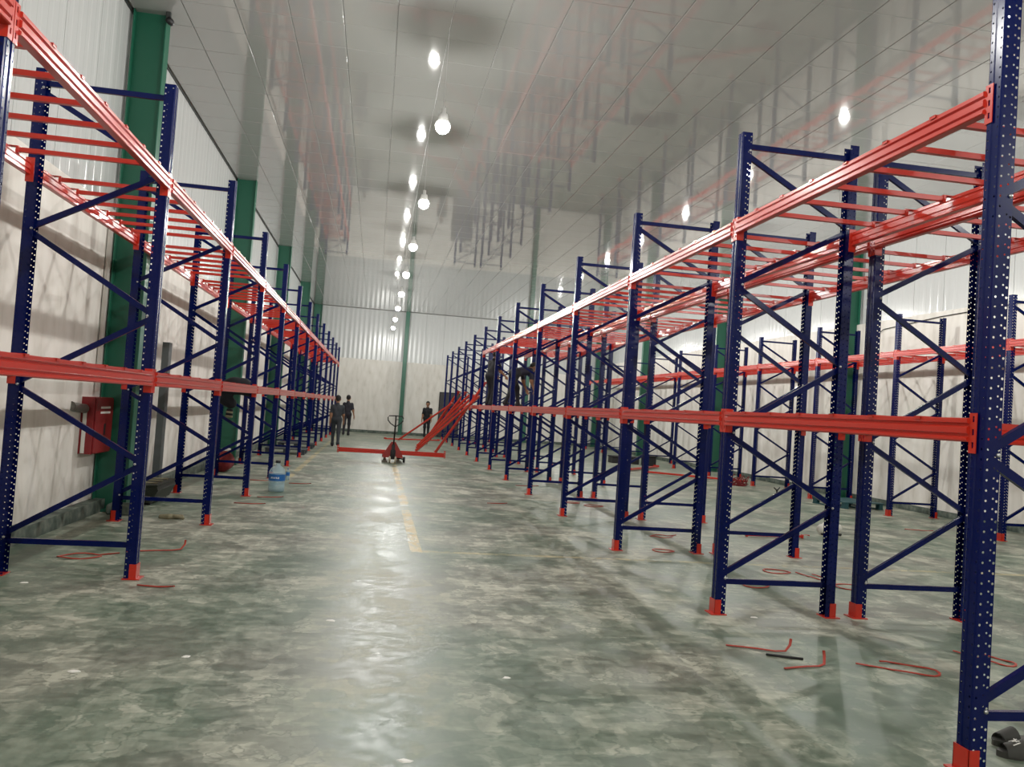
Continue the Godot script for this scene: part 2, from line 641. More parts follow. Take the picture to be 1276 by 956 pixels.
# ------------------------------------------------------------------ building
func wall_panels(parent: Node, from: Vector3, along_: Vector3, into: Vector3, length: float, h: float, wave := 0.0) -> void:
	# ribbed metal sheets one metre wide; into points from the room into the wall
	var n := int(round(length / 1.0))
	var w := length / n
	var st := tool()
	var prof := [Vector2(0.006, 0.03), Vector2(0.006, 0.0)]
	for r in 4:
		var u := (r + 0.5) / 4.0
		prof.append_array([Vector2(w * u - 0.06, 0.0), Vector2(w * u - 0.045, 0.003), Vector2(w * u + 0.045, 0.003), Vector2(w * u + 0.06, 0.0)])
	prof.append_array([Vector2(w - 0.006, 0.0), Vector2(w - 0.006, 0.03)])
	if wave > 0.0:
		prof = [Vector2(0.004, 0.03)]
		for r in 33:
			prof.append(Vector2(lerpf(0.004, w - 0.004, r / 32.0), wave * (0.5 - 0.5 * cos(TAU * r / 8.0))))
		prof.append(Vector2(w - 0.004, 0.03))
	for i in prof.size() - 1:
		var a: Vector3 = along_ * prof[i].x + into * prof[i].y
		var b: Vector3 = along_ * prof[i + 1].x + into * prof[i + 1].y
		quad(st, a, b, b + Vector3(0, h, 0), a + Vector3(0, h, 0))
	var mesh := done(st)
	for i in n:
		put("panel", mesh, M.cladding, parent, Transform3D(Basis.IDENTITY, from + along_ * (i * w)))


func slab(called: String, lo: Vector3, hi: Vector3, m: Material, parent: Node) -> void:
	# lo/hi in (x, y, z forward)
	put(called, box(Vector3(lo.x, lo.y, -hi.z), Vector3(hi.x, hi.y, -lo.z)), m, parent)


func shell() -> void:
	# floor
	var near_m := floor_material(-3.5, 0.0, 12.3, 2048)
	var far_m := floor_material(-3.5, 12.3, 31.0, 1536)
	var fl := structure("floor")
	floor_slab("near_slab", -3.5, 8.8, 0.0, 12.3, near_m, fl)
	floor_slab("far_slab", -3.5, 12.2, 12.3, FAR + 0.2, far_m, fl)
	floor_slab("side_slab", 8.8, 12.2, 0.0, 12.3, far_m, fl)
	floor_slab("back_slab", -3.5, 12.2, BACK - 0.2, 0.0, far_m, fl)
	# walls: plaster below, ribbed metal above
	var wl := structure("wall_left")
	slab("plaster", Vector3(LEFT_LOW - 0.4, 0, BACK), Vector3(LEFT_LOW, 3.8, FAR + 0.1), M.plaster, wl)
	slab("backing", Vector3(LEFT_UP - 0.3, 3.8, BACK), Vector3(LEFT_UP - 0.03, CEIL + 0.1, FAR + 0.1), M.joint, wl)
	wall_panels(wl, W(LEFT_UP, 3.8, BACK), Vector3(0, 0, -1), Vector3(-1, 0, 0), FAR - BACK, CEIL - 3.8)
	var wr := structure("wall_right")
	slab("plaster", Vector3(RIGHT_LOW, 0, BACK), Vector3(RIGHT_LOW + 0.4, 4.42, FAR + 0.1), M.plaster, wr)
	slab("backing", Vector3(RIGHT_UP + 0.03, 4.42, BACK), Vector3(RIGHT_UP + 0.3, CEIL + 0.1, FAR + 0.1), M.joint, wr)
	wall_panels(wr, W(RIGHT_UP, 4.42, BACK), Vector3(0, 0, -1), Vector3(1, 0, 0), FAR - BACK, CEIL - 4.42)
	var wf := structure("wall_far")
	slab("plaster", Vector3(LEFT_LOW - 0.1, 0, FAR), Vector3(RIGHT_LOW + 0.1, 3.8, FAR + 0.4), M.plaster, wf)
	slab("backing", Vector3(LEFT_UP - 0.1, 3.8, FAR + 0.1), Vector3(RIGHT_UP + 0.1, CEIL + 0.1, FAR + 0.4), M.joint, wf)
	wall_panels(wf, W(LEFT_UP, 3.8, FAR + 0.06), Vector3(1, 0, 0), Vector3(0, 0, -1), RIGHT_UP - LEFT_UP, CEIL - 3.8, 0.006)
	var wb := structure("wall_back")
	slab("plaster", Vector3(LEFT_LOW - 0.1, 0, BACK - 0.4), Vector3(RIGHT_LOW + 0.1, CEIL + 0.1, BACK), M.plaster, wb)
	# skirting
	for e in [["baseboard_left", Vector3(LEFT_LOW, 0, BACK), Vector3(-3.275, 0.15, FAR)], ["baseboard_right", Vector3(RIGHT_LOW - 0.06, 0, BACK), Vector3(RIGHT_LOW, 0.13, FAR)], ["baseboard_far", Vector3(-3.275, 0, FAR - 0.025), Vector3(RIGHT_LOW - 0.06, 0.14, FAR)]]:
		var b := structure(e[0])
		slab("skirting", e[1], e[2], M.plinth, b)
	var tr := structure("trim_1")
	slab("strip", Vector3(LEFT_UP, CEIL - 0.025, BACK), Vector3(LEFT_UP + 0.02, CEIL, FAR), M.dark_trim, tr)
	# ceiling: slab and glossy square panels with open joints
	var ce := structure("ceiling")
	slab("slab", Vector3(LEFT_UP - 0.2, CEIL + 0.014, BACK - 0.3), Vector3(RIGHT_UP + 0.3, CEIL + 0.25, FAR + 0.4), M.joint, ce)
	var px := 0.668
	var pz := 0.73
	var gap := 0.005
	var st := tool()
	ceiling_plate(st, Vector3.ZERO, px - gap, pz - gap, Basis.IDENTITY)
	var plate := done(st)
	var cells := []
	for i in range(0, 24):
		var x := -3.41 + px * (i + 0.5)
		if x + px / 2 > RIGHT_UP + 0.03:
			continue
		for j in range(int((BACK - 9.89) / pz) + 1, int((FAR - 9.89) / pz)):
			var z := 9.89 + pz * (j + 0.5)
			var p := W(x, CEIL, z)
			var d := p - Vector3(0, 1.6, 0)
			var q := Vector3(d.x, d.y, d.z)
			var cam: Camera3D = get_node("camera")
			q = cam.transform.basis.inverse() * d
			var rank := 1e9
			if q.z < -1.0:
				var u := q.x / -q.z * 1020.0
				var v := q.y / -q.z * 1020.0
				if absf(u) < 690 and absf(v) < 520:
					rank = -q.z
			var b := Basis.from_euler(Vector3(rng.randf_range(-1, 1), 0, rng.randf_range(-1, 1)) * 0.0016)
			cells.append([rank, p, b])
	cells.sort_custom(func(a, b): return a[0] < b[0])
	st = tool()
	for k in cells.size():
		if k < 300:
			put("panel", plate, M.ceiling, ce, Transform3D(cells[k][2], cells[k][1]))
		else:
			ceiling_plate(st, cells[k][1], px - gap, pz - gap, cells[k][2])
	var rest := put("panel_field", done(st), M.ceiling, ce)
	rest.set_meta("kind", "stuff")
	# door in the far wall
	var dr := structure("door_1")
	slab("frame", Vector3(3.32, 0, FAR - 0.05), Vector3(4.44, 2.38, FAR), M.black, dr)
	slab("leaf", Vector3(3.38, 0.02, FAR - 0.085), Vector3(4.42, 2.32, FAR - 0.05), M.door, dr)
	slab("handle", Vector3(3.46, 1.0, FAR - 0.13), Vector3(3.5, 1.16, FAR - 0.085), M.zinc, dr)


func ceiling_plate(st: SurfaceTool, at: Vector3, w: float, d: float, b: Basis) -> void:
	var c := 0.006
	var lo := []
	var hi := []
	for s in [[-1, -1], [1, -1], [1, 1], [-1, 1]]:
		lo.append(at + b * Vector3(s[0] * (w / 2 - c), 0, s[1] * (d / 2 - c)))
		hi.append(at + b * Vector3(s[0] * w / 2, c, s[1] * d / 2))
	quad(st, lo[0], lo[1], lo[2], lo[3])
	for i in 4:
		var j := (i + 1) % 4
		quad(st, lo[i], hi[i], hi[j], lo[j])
		var up := Vector3(0, 0.009, 0)
		quad(st, hi[i], hi[i] + up, hi[j] + up, hi[j])


func columns() -> void:
	# I-sections standing against the walls
	var flange := soft_box(Vector3(0.014, CEIL, 0.2), 0.002)
	var web := box(Vector3(-0.19, -CEIL / 2, -0.006), Vector3(0.19, CEIL / 2, 0.006))
	var plate := soft_box(Vector3(0.5, 0.03, 0.32), 0.004)
	var place := func(at: Vector3, turn: float, label: String, m: Material) -> void:
		var o := thing("steel_column", at, label, "column", "green steel columns", turn)
		o.set_meta("kind", "structure")
		put("flange", flange, m, o, Transform3D(Basis.IDENTITY, Vector3(-0.197, CEIL / 2, 0)))
		put("flange", flange, m, o, Transform3D(Basis.IDENTITY, Vector3(0.197, CEIL / 2, 0)))
		put("web", web, m, o, Transform3D(Basis.IDENTITY, Vector3(0, CEIL / 2, 0)))
		put("base_plate", plate, m, o, Transform3D(Basis.IDENTITY, Vector3(0.02, 0.015, 0)))
	var zs := [11.12, 19.18, 27.15, 35.1, 42.95]
	for k in 5:
		place.call(W(-3.2, 0, zs[k]), 0.0, "green steel column against the left wall, %s from the camera" % ORD[k], M.green)
	for k in 5:
		place.call(W(RIGHT_LOW - 0.18, 0, zs[k]), PI, "green steel column against the right wall, %s from the camera" % ORD[k], M.green)
	place.call(W(1.38, 0, FAR - 0.21), PI / 2, "green steel column in the middle of the far end wall", M.green)
	place.call(W(7.9, 0, FAR - 0.21), PI / 2, "green steel column on the far end wall behind middle racks", M.green)
	# concrete foot of the nearest column and the fitting at its head
	var ft := put("footing_block", soft_box(Vector3(0.3, 0.13, 0.25), 0.02), M.plinth, self, Transform3D(Basis.IDENTITY, W(-3.0, 0.065, 10.86)))
	tag(ft, "low dark block at the foot of the nearest left green column", "block")
	var fit := thing("ceiling_fitting", W(-2.97, CEIL, 11.0), "small dark fitting at the head of the nearest left green column", "fitting")
	put("bracket", soft_box(Vector3(0.06, 0.1, 0.05), 0.008), M.dark_trim, fit, Transform3D(Basis.IDENTITY, Vector3(0, -0.05, 0)))
	put("lens", lathe([Vector2(0, -0.05), Vector2(0.035, -0.04), Vector2(0.045, 0), Vector2(0.04, 0.05), Vector2(0, 0.055)], 12), M.black, fit, Transform3D(Basis.from_euler(Vector3(1.2, 0, 0.4)), Vector3(0.03, -0.13, 0.02)))


# ------------------------------------------------------------------ racks
var frame0: Node3D
var beam0 := {}
var bar0: MeshInstance3D


func make_frame() -> Node3D:
	var o := Node3D.new()
	o.name = "upright_frame"
	var dx := 0.505
	put("post", G.post, M.blue, o, Transform3D(Basis.IDENTITY, Vector3(-dx, 0, 0)))
	put("post", G.post, M.blue, o, Transform3D(Basis.from_euler(Vector3(0, PI, 0)), Vector3(dx, 0, 0)))
	put("foot_plate", G.foot, M.orange, o, Transform3D(Basis.IDENTITY, Vector3(-dx, 0, 0)))
	put("foot_plate", G.foot, M.orange, o, Transform3D(Basis.from_euler(Vector3(0, PI, 0)), Vector3(dx, 0, 0)))
	var ys := [0.31, 0.95, 1.55, 2.19, 2.83, 3.41, 4.0]
	var e := dx - 0.012
	var spans := [[Vector3(-e, 0.275, 0), Vector3(e, 0.275, 0), "horizontal_brace"], [Vector3(-e, 4.05, 0), Vector3(e, 4.05, 0), "horizontal_brace"]]
	for i in 6:
		var s := -1.0 if i % 2 == 0 else 1.0
		spans.append([Vector3(s * e, ys[i] + 0.02, 0), Vector3(-s * e, ys[i + 1] - 0.02, 0), "diagonal_brace"])
	for sp in spans:
		var a: Vector3 = sp[0]
		var b: Vector3 = sp[1]
		var d := (b - a).normalized()
		var up := Vector3(-d.y, d.x, 0)
		var t := Transform3D(Basis(up.cross(d), up, d * a.distance_to(b)), (a + b) / 2)
		put(sp[2], G.brace, M.blue, o, t)
	for i in 7:
		var s := -1.0 if i % 2 == 0 else 1.0
		put("bolt", G.bolt, M.zinc, o, Transform3D(Basis.from_euler(Vector3(PI / 2, 0, 0)), Vector3(s * (dx - 0.03), ys[i], PW / 2)))
	return o


func make_beam(length: float) -> Node3D:
	var o := Node3D.new()
	o.name = "rack_beam"
	put("beam_body", prism(G.beam_outline, -length / 2 + 0.004, length / 2 - 0.004), M.orange, o)
	put("connector", G["connector1"], M.orange, o, Transform3D(Basis.IDENTITY, Vector3(0, 0, length / 2)))
	put("connector", G["connector-1"], M.orange, o, Transform3D(Basis.IDENTITY, Vector3(0, 0, -length / 2)))
	return o


func place(proto: Node3D, called: String, t: Transform3D, label: String, category: String, group: String) -> Node3D:
	var o: Node3D = proto.duplicate()
	o.name = numbered(called)
	add_child(o)
	o.transform = t
	tag(o, label, category, group)
	return o


func rack_row(cx: float, z1: float, pitch: float, slope: float, k0: int, k1: int, rowname: String, first_seen: int, levels: Array) -> void:
	# uprights k0..k1 at z1 + (k-1)*pitch; levels: [top, word, first bay, last bay, aisle side word(-x), (+x), first bay with crossbars, last]
	var turn := -slope
	var basis := Basis.from_euler(Vector3(0, turn, 0))
	var at := func(k: float) -> Vector3:
		var z := z1 + (k - 1.0) * pitch
		return W(cx + slope * (z - 7.0), 0, z)
	for k in range(k0, k1 + 1):
		place(frame0, "upright_frame", Transform3D(basis, at.call(float(k))), "blue perforated upright frame in the %s, %s from the camera" % [rowname, ORD[k - k0]], "rack frame", "blue upright frames")
	var clear := pitch - PW - 0.002
	if not beam0.has(clear):
		beam0[clear] = make_beam(clear)
	for lv in levels:
		for k in range(lv[2], lv[3] + 1):
			var mid: Vector3 = at.call(k + 0.5)
			var bay := "%s bay of the %s" % [ORD[k - k0], rowname]
			for side in lv[4]:
				var b := basis if side < 0 else basis * Basis.from_euler(Vector3(0, PI, 0))
				var p := mid + basis * Vector3(side * (0.505 + 0.033), lv[0], 0)
				var word: String = lv[7] if side < 0 else lv[8]
				place(beam0[clear], "rack_beam", Transform3D(b, p), "orange %s beam on the %s side, %s" % [lv[1], word, bay], "rack beam", "orange rack beams")
			if k >= lv[5] and k <= lv[6]:
				for i in range(1, 7):
					var p := mid + basis * Vector3(0, lv[0], (i / 7.0 - 0.5) * pitch)
					place(bar0, "crossbar", Transform3D(basis, p), "%s orange crossbar from the camera, %s beams, %s" % [ORD[6 - i], lv[1], bay], "crossbar", "orange crossbars")


func racks() -> void:
	frame0 = make_frame()
	bar0 = MeshInstance3D.new()
	bar0.mesh = G.crossbar
	bar0.material_override = M.orange
	rack_row(-2.397, 7.28, 3.04, 0.0, -1, 12, "left wall rack row", 0, [[TOP2, "upper", -1, 11, [-1, 1], -1, 11, "wall", "aisle"], [TOP1, "lower", -1, 11, [-1, 1], 0, 3, "wall", "aisle"]])
	rack_row(3.525, 6.66, 3.057, 0.0107, 0, 12, "front middle rack row", 0, [[TOP2, "upper", 0, 6, [-1, 1], 0, 6, "aisle", "inner"], [TOP1, "lower", 0, 6, [-1, 1], 0, 6, "aisle", "inner"], [TOP1, "lower", 7, 9, [-1], 99, 99, "aisle", "inner"]])
	rack_row(4.836, 6.66, 3.057, 0.0107, 0, 12, "rear middle rack row", 0, [[TOP2, "upper", 0, 6, [-1, 1], 0, 6, "inner", "outer"], [TOP1, "lower", 0, 6, [-1, 1], 99, 99, "inner", "outer"]])
	rack_row(11.04, 12.27 + 3.057, 3.057, 0.0, -1, 9, "right wall rack row", 0, [[TOP2, "upper", -1, 8, [-1, 1], -1, 8, "aisle", "wall"]])
	frame0.free()
	bar0.free()
	for b in beam0.values():
		b.free()


# ------------------------------------------------------------------ lamps
func lamps() -> void:
	var cap := lathe([Vector2(0.0, 0.23), Vector2(0.028, 0.23), Vector2(0.03, 0.16), Vector2(0.055, 0.15), Vector2(0.062, 0.1), Vector2(0.072, 0.06), Vector2(0.074, 0.045), Vector2(0.0, 0.045)], 16)
	var globe := lathe([Vector2(0.0, -0.1), Vector2(0.04, -0.094), Vector2(0.072, -0.07), Vector2(0.09, -0.035), Vector2(0.095, 0.0), Vector2(0.09, 0.025), Vector2(0.074, 0.044), Vector2(0.0, 0.044)], 16)
	var cord := box(Vector3(-0.004, 0.23, -0.004), Vector3(0.004, CEIL - LAMP_Y, 0.004))
	for row in [[0.59, "main aisle"], [8.5, "right aisle"]]:
		for k in range(-4, 8):
			var z := 10.3 + 4.08 * k
			var which: String = "%s in front of the camera" % ORD[k + 2] if k >= -2 else "%s behind the camera" % ORD[-3 - k]
			var o := thing("hanging_lamp", W(row[0], LAMP_Y, z), "glowing white bulb hanging over the %s, %s" % [row[1], which], "lamp", "hanging bulbs over the aisles")
			put("cord", cord, M.cord, o)
			put("lamp_cap", cap, M.bulb_case, o)
			put("bulb", globe, M.bulb, o)
			var l := OmniLight3D.new()
			l.name = "light"
			l.light_color = LAMP_COLOR
			l.light_energy = LAMP_ENERGY
			l.light_size = 0.05
			l.omni_range = 80.0
			l.omni_attenuation = 2.0
			l.shadow_enabled = true
			o.add_child(l)
			l.position = Vector3(0, -0.02, 0)


# ------------------------------------------------------------------ beams not yet fitted
func loose_beam(a: Vector3, b: Vector3, label: String, roll := 0.0) -> void:
	var o := make_beam(2.94)
	o.name = numbered("loose_beam")
	add_child(o)
	var t := along(a, b)
	t.origin = a + (b - a).normalized() * 1.47
	t.basis = t.basis * Basis.from_euler(Vector3(0, 0, roll))
	o.transform = t
	tag(o, label, "rack beam", "loose orange beams")


func loose_parts() -> void:
	# bundle leaning on the lower beam: [foot x, foot z, z where it rests]
	var L := [[1.1, 35.5, 34.3, "outermost, leaning far to the back"], [1.47, 27.8, 26.75, "the nearest of the bundle"], [1.58, 29.6, 28.6, "in the middle of the bundle"], [1.7, 31.5, 30.4, "behind the middle of the bundle"], [2.1, 33.4, 32.2, "near the back of the bundle"], [2.1, 27.6, 26.95, "steepest, apart from the bundle"], [2.3, 36.4, 35.2, "rearmost of the steep ones"]]
	for e in L:
		var xb: float = 3.525 - 0.505 - 0.15 + 0.0107 * (e[2] - 7.0)
		loose_beam(W(e[0], 0.075, e[1]), W(xb, TOP1 + 0.05, e[2]), "loose orange beam leaning on the rack, %s" % e[3], PI / 2)
	# one lying on the floor behind the jack, two on the floor of the right aisle
	loose_beam(W(0.6, 0.06, 36.0), W(2.7, 0.06, 37.4), "loose orange beam lying on the floor behind the pallet jack", PI / 2)
	loose_beam(W(8.0, 0.06, 24.6), W(9.7, 0.06, 26.9), "loose orange beam lying in the right aisle, the farther one", PI / 2)
	loose_beam(W(8.3, 0.06, 23.9), W(10.2, 0.06, 22.6), "loose orange beam lying in the right aisle, the nearer one", PI / 2)
	var bar := put("loose_crossbar", G.crossbar, M.orange, self, Transform3D(Basis.from_euler(Vector3(0, 0.08, 0)), W(6.0, 0.051, 11.42)))
	tag(bar, "loose orange crossbar lying on the floor behind the middle racks", "crossbar")


func pallet_jack() -> void:
	var o := thing("pallet_jack", W(0.58, 0, 22.35), "red hand pallet jack with black loop handle in the main aisle", "pallet jack")
	for s in [-1.0, 1.0]:
		put("fork", soft_box(Vector3(0.16, 0.06, 1.15), 0.012), M.jack_red, o, Transform3D(Basis.IDENTITY, Vector3(s * 0.19, 0.17, -0.72)))
		put("load_wheel", lathe([Vector2(0, -0.04), Vector2(0.04, -0.04), Vector2(0.04, 0.04), Vector2(0, 0.04)], 14), M.wheel, o, Transform3D(Basis.from_euler(Vector3(0, 0, PI / 2)), Vector3(s * 0.19, 0.04, -1.1)))
		put("wheel_fork", soft_box(Vector3(0.05, 0.1, 0.1), 0.006), M.jack_red, o, Transform3D(Basis.IDENTITY, Vector3(s * 0.19, 0.1, -1.1)))
		put("steer_wheel", lathe([Vector2(0, -0.028), Vector2(0.06, -0.028), Vector2(0.085, -0.024), Vector2(0.09, 0), Vector2(0.085, 0.024), Vector2(0.06, 0.028), Vector2(0, 0.028)], 20), M.wheel, o, Transform3D(Basis.from_euler(Vector3(0, 0, PI / 2)), Vector3(s * 0.075, 0.09, 0.02)))
	var st := tool()
	prism_in(st, PackedVector2Array([Vector2(-0.28, 0.14), Vector2(0.28, 0.14), Vector2(0.25, 0.24), Vector2(0.06, 0.56), Vector2(-0.06, 0.56), Vector2(-0.25, 0.24)]), -0.2, -0.05)
	put("body", done(st), M.jack_red, o)
	put("pump", lathe([Vector2(0, 0.1), Vector2(0.07, 0.1), Vector2(0.07, 0.34), Vector2(0.045, 0.36), Vector2(0.045, 0.5), Vector2(0, 0.5)], 16), M.rubber, o, Transform3D(Basis.IDENTITY, Vector3(0, 0, 0.02)))
	put("handle_shaft", tube([Vector3(0, 0.42, 0.03), Vector3(0.01, 1.0, 0.08)], 0.022), M.rubber, o)
	st = tool()
	st.set_smooth_group(0)
	var loop := [Vector3(0.01, 0.98, 0.08), Vector3(-0.12, 1.06, 0.09), Vector3(-0.19, 1.14, 0.1), Vector3(-0.2, 1.22, 0.105), Vector3(-0.17, 1.265, 0.11), Vector3(0.0, 1.275, 0.11), Vector3(0.18, 1.265, 0.11), Vector3(0.21, 1.22, 0.105), Vector3(0.2, 1.14, 0.1), Vector3(0.13, 1.06, 0.09)]
	tube_in(st, loop, 0.016, 0.016, 8, true)
	put("handle_loop", done(st), M.rubber, o)
	put("lever", tube([Vector3(0.01, 1.0, 0.08), Vector3(0.01, 1.26, 0.11)], 0.02), M.rubber, o)
	put("lever_arm", tube([Vector3(0.02, 1.17, 0.1), Vector3(0.1, 1.18, 0.12)], 0.009), M.rubber, o)
	put("side_roller", lathe([Vector2(0, -0.03), Vector2(0.075, -0.03), Vector2(0.08, 0), Vector2(0.075, 0.03), Vector2(0, 0.03)], 18), M.rubber, o, Transform3D(Basis.from_euler(Vector3(0, 0, PI / 2)), Vector3(0.32, 0.08, -0.35)))
	put("axle", tube([Vector3(-0.28, 0.16, -0.3), Vector3(0.32, 0.09, -0.35)], 0.018), M.rubber, o)
	var b := make_beam(2.86)
	b.name = numbered("loose_beam")
	add_child(b)
	b.transform = Transform3D(Basis.from_euler(Vector3(0, PI / 2, 0)) * Basis.from_euler(Vector3(0, 0, PI)), W(0.56, 0.203, 22.75))
	tag(b, "loose orange beam carried crosswise on the pallet jack forks", "rack beam", "loose orange beams")


# ------------------------------------------------------------------ things on the floor and on the walls
func strap(x: float, z: float, kind: int, turn: float, size: float, label: String) -> void:
	var pts := []
	if kind == 0:      # open loop
		for i in 15:
			var a := lerpf(0.5, 5.6, i / 14.0)
			pts.append(Vector3(cos(a) * 0.19, 0.008 + 0.006 * sin(a * 3.0), sin(a) * 0.11))
		pts.append(Vector3(0.32, 0.012, -0.1))
	elif kind == 1:    # hook with a raised end
		pts = [Vector3(-0.22, 0.008, 0.03), Vector3(-0.12, 0.008, 0.01), Vector3(0.0, 0.01, 0.0), Vector3(0.12, 0.008, -0.01), Vector3(0.19, 0.012, -0.04), Vector3(0.22, 0.05, -0.08), Vector3(0.225, 0.09, -0.1)]
	elif kind == 2:    # closed ring
		for i in 17:
			var a := TAU * i / 16.0
			pts.append(Vector3(cos(a) * 0.15, 0.008 + 0.004 * sin(a * 2.0), sin(a) * 0.12))
	else:              # nearly straight piece
		pts = [Vector3(-0.2, 0.008, 0.0), Vector3(-0.1, 0.009, 0.015), Vector3(0.02, 0.008, 0.01), Vector3(0.12, 0.01, -0.01), Vector3(0.2, 0.02, 0.0)]
	for i in pts.size():
		pts[i] = pts[i] * Vector3(size, 1.0, size)
	var st := tool()
	st.set_smooth_group(0)
	tube_in(st, pts, 0.011, 0.006, 6)
	var o := put(numbered("plastic_strap"), done(st), M.strap, self, Transform3D(Basis.from_euler(Vector3(0, turn, 0)), W(x, 0, z)))
	tag(o, label, "strap", "orange straps on the floor")


func pallet(at: Vector3, turn: float, m: Material, label: String) -> void:
	var o := thing("plastic_pallet", at, label, "pallet", "", turn)
	for i in 7:
		put("top_board", soft_box(Vector3(1.1, 0.022, 0.12), 0.004), m, o, Transform3D(Basis.IDENTITY, Vector3(0, 0.135, -0.45 + i * 0.15)))
	for i in 3:
		put("runner", soft_box(Vector3(0.1, 0.02, 1.02), 0.004), m, o, Transform3D(Basis.IDENTITY, Vector3(-0.48 + i * 0.48, 0.012, 0)))
		for j in 3:
			put("block", soft_box(Vector3(0.1, 0.104, 0.12), 0.006), m, o, Transform3D(Basis.IDENTITY, Vector3(-0.48 + i * 0.48, 0.073, -0.44 + j * 0.44)))


func floor_things() -> void:
	var S := [
		[-2.55, 8.1, 0, 0.3, 1.0, "orange strap curled under the second left wall rack frame"],
		[-2.0, 8.5, 1, 0.25, 1.2, "orange strap with upturned end behind the nearest full left rack frame"],
		[-1.62, 6.98, 3, -0.2, 0.75, "short orange strap on bare floor in front of the left rack"],
		[-1.68, 12.4, 3, 0.0, 1.1, "orange strap beside the left rack, just before the water bottle"],
		[-1.5, 13.3, 3, 0.2, 1.0, "orange strap just in front of the large water bottle"],
		[-1.25, 15.6, 3, 0.1, 1.0, "thin orange strap beyond the small water bottle"],
		[-2.0, 15.8, 3, -0.1, 1.0, "orange strap under the left rack beyond the large bottle"],
		[3.95, 7.85, 2, 0.2, 0.9, "orange strap ring under the nearest full middle frame"],
		[4.6, 8.66, 2, 0.0, 1.0, "orange strap ring behind the brace of the nearest middle frame"],
		[4.95, 8.4, 0, 1.8, 0.8, "small orange strap arc between the two middle rack rows"],
		[5.05, 7.95, 2, 0.5, 1.1, "orange strap ring in the gap between the middle rack rows"],
		[2.86, 5.6, 1, -0.5, 1.0, "orange strap with a raised red end in front of middle racks"],
		[3.02, 5.2, 1, 0.1, 0.85, "orange hooked strap in front of the nearest full middle frame"],
		[3.78, 5.2, 0, 2.6, 1.05, "wide open orange strap loop beside the nearest middle upright"],
		[4.66, 5.45, 0, 2.0, 0.8, "orange strap loop to the right of the nearest middle upright"],
		[4.02, 14.36, 2, 0.3, 1.2, "orange strap ring farther back under the middle racks"],
		[3.72, 14.7, 2, 0.0, 0.8, "small orange strap ring beside the fourth middle frame"],
		[4.08, 10.98, 0, 0.2, 0.9, "orange strap under the second bay of the middle racks"],
		[3.66, 9.76, 2, 0.1, 0.9, "closed orange strap ring at the foot of the third middle frame"],
		[2.2, 13.98, 3, 0.1, 0.9, "brown orange strap alone on the main aisle floor"],
		[3.4, 17.6, 3, 0.1, 1.3, "orange strap under the fifth bay of the middle racks"],
		[9.6, 13.1, 3, -0.3, 1.2, "orange strap on the right aisle floor near the wall racks"],
		[10.8, 12.9, 3, 0.2, 1.1, "orange strap beside the right wall rack frame"]]
	for e in S:
		strap(e[0], e[1], e[2], e[3], e[4], e[5])
	# dark pieces among them
	var q := put("plastic_strap_end", tube([Vector3(-0.13, 0.008, 0), Vector3(0, 0.01, 0.01), Vector3(0.12, 0.008, 0)], 0.009, 6), M.black, self, Transform3D(Basis.from_euler(Vector3(0, -0.4, 0)), W(2.98, 0, 5.42)))
	tag(q, "short black strap end on the floor beside the orange hooked strap", "strap")
	var scraps := [[-1.53, 4.9], [-1.0, 5.2], [0.25, 3.75], [1.35, 3.6], [-0.63, 3.35], [0.9, 4.9], [3.3, 6.55], [-0.2, 6.1], [-2.6, 7.0]]
	scraps.sort_custom(func(a, b): return a[1] < b[1])
	for i in scraps.size():
		var st := tool()
		var pts := PackedVector3Array()
		for k in 7:
			var a := TAU * k / 7.0
			var rr := rng.randf_range(0.012, 0.028)
			pts.append(Vector3(cos(a) * rr * 1.5, 0.0, sin(a) * rr))
			pts.append(Vector3(cos(a) * rr, rng.randf_range(0.003, 0.006), sin(a) * rr * 0.7))
		hull(st, pts)
		var o := put(numbered("paper_scrap"), done(st), M.white, self, Transform3D(Basis.IDENTITY, W(scraps[i][0], 0.0, scraps[i][1])))
		tag(o, "tiny white scrap on the worn floor, %s nearest to the camera" % ORD[i], "scrap", "white scraps on the floor")
	bottle(W(-1.52, 0, 14.2), 1.0, "large clear water bottle with blue label beside the left rack", true)
	bottle(W(-1.54, 0, 16.2), 0.42, "small clear water bottle behind the large one", false)
	# fire hose cabinet on the left wall
	var h := thing("hose_cabinet", W(LEFT_LOW, 0.75, 10.75), "dark red fire hose cabinet on the left wall before the nearest column", "cabinet")
	put("body", box(Vector3(0, 0, -0.33), Vector3(0.15, 0.68, 0.33)), M.hydrant, h)
	put("door", soft_box(Vector3(0.016, 0.66, 0.63), 0.004), M.hydrant, h, Transform3D(Basis.IDENTITY, Vector3(0.159, 0.34, 0)))
	put("window", box(Vector3(0.167, 0.22, -0.06), Vector3(0.17, 0.36, 0.0)), M.black, h)
	for i in 2:
		put("lettering", box(Vector3(0.167, 0.545 - i * 0.06, -0.2), Vector3(0.1695, 0.57 - i * 0.06, 0.16)), M.white, h)
	put("edge_strip", box(Vector3(0.03, 0.01, 0.33), Vector3(0.07, 0.5, 0.345)), M.white, h)
	put("pipe_stub", tube([Vector3(0.05, 0.54, 0.36), Vector3(-0.0, 0.56, 0.62), Vector3(0.0, 0.57, 0.68)], 0.055, 12), M.pipe, h)
	var dp := put("drain_pipe", box(Vector3(-0.05, 0, -0.09), Vector3(0.05, 2.3, 0.09)), M.grey_pipe, self, Transform3D(Basis.IDENTITY, W(-3.22, 0, 13.35)))
	tag(dp, "dark grey upright box duct on the left wall behind the second frame", "duct")
	var wp := put("wall_pipe", tube([W(-3.385, 1.5, 10.8), W(-3.385, 3.7, 10.8)], 0.03, 10), M.white, self)
	tag(wp, "pale thin pipe rising on the left wall before the nearest column", "pipe")
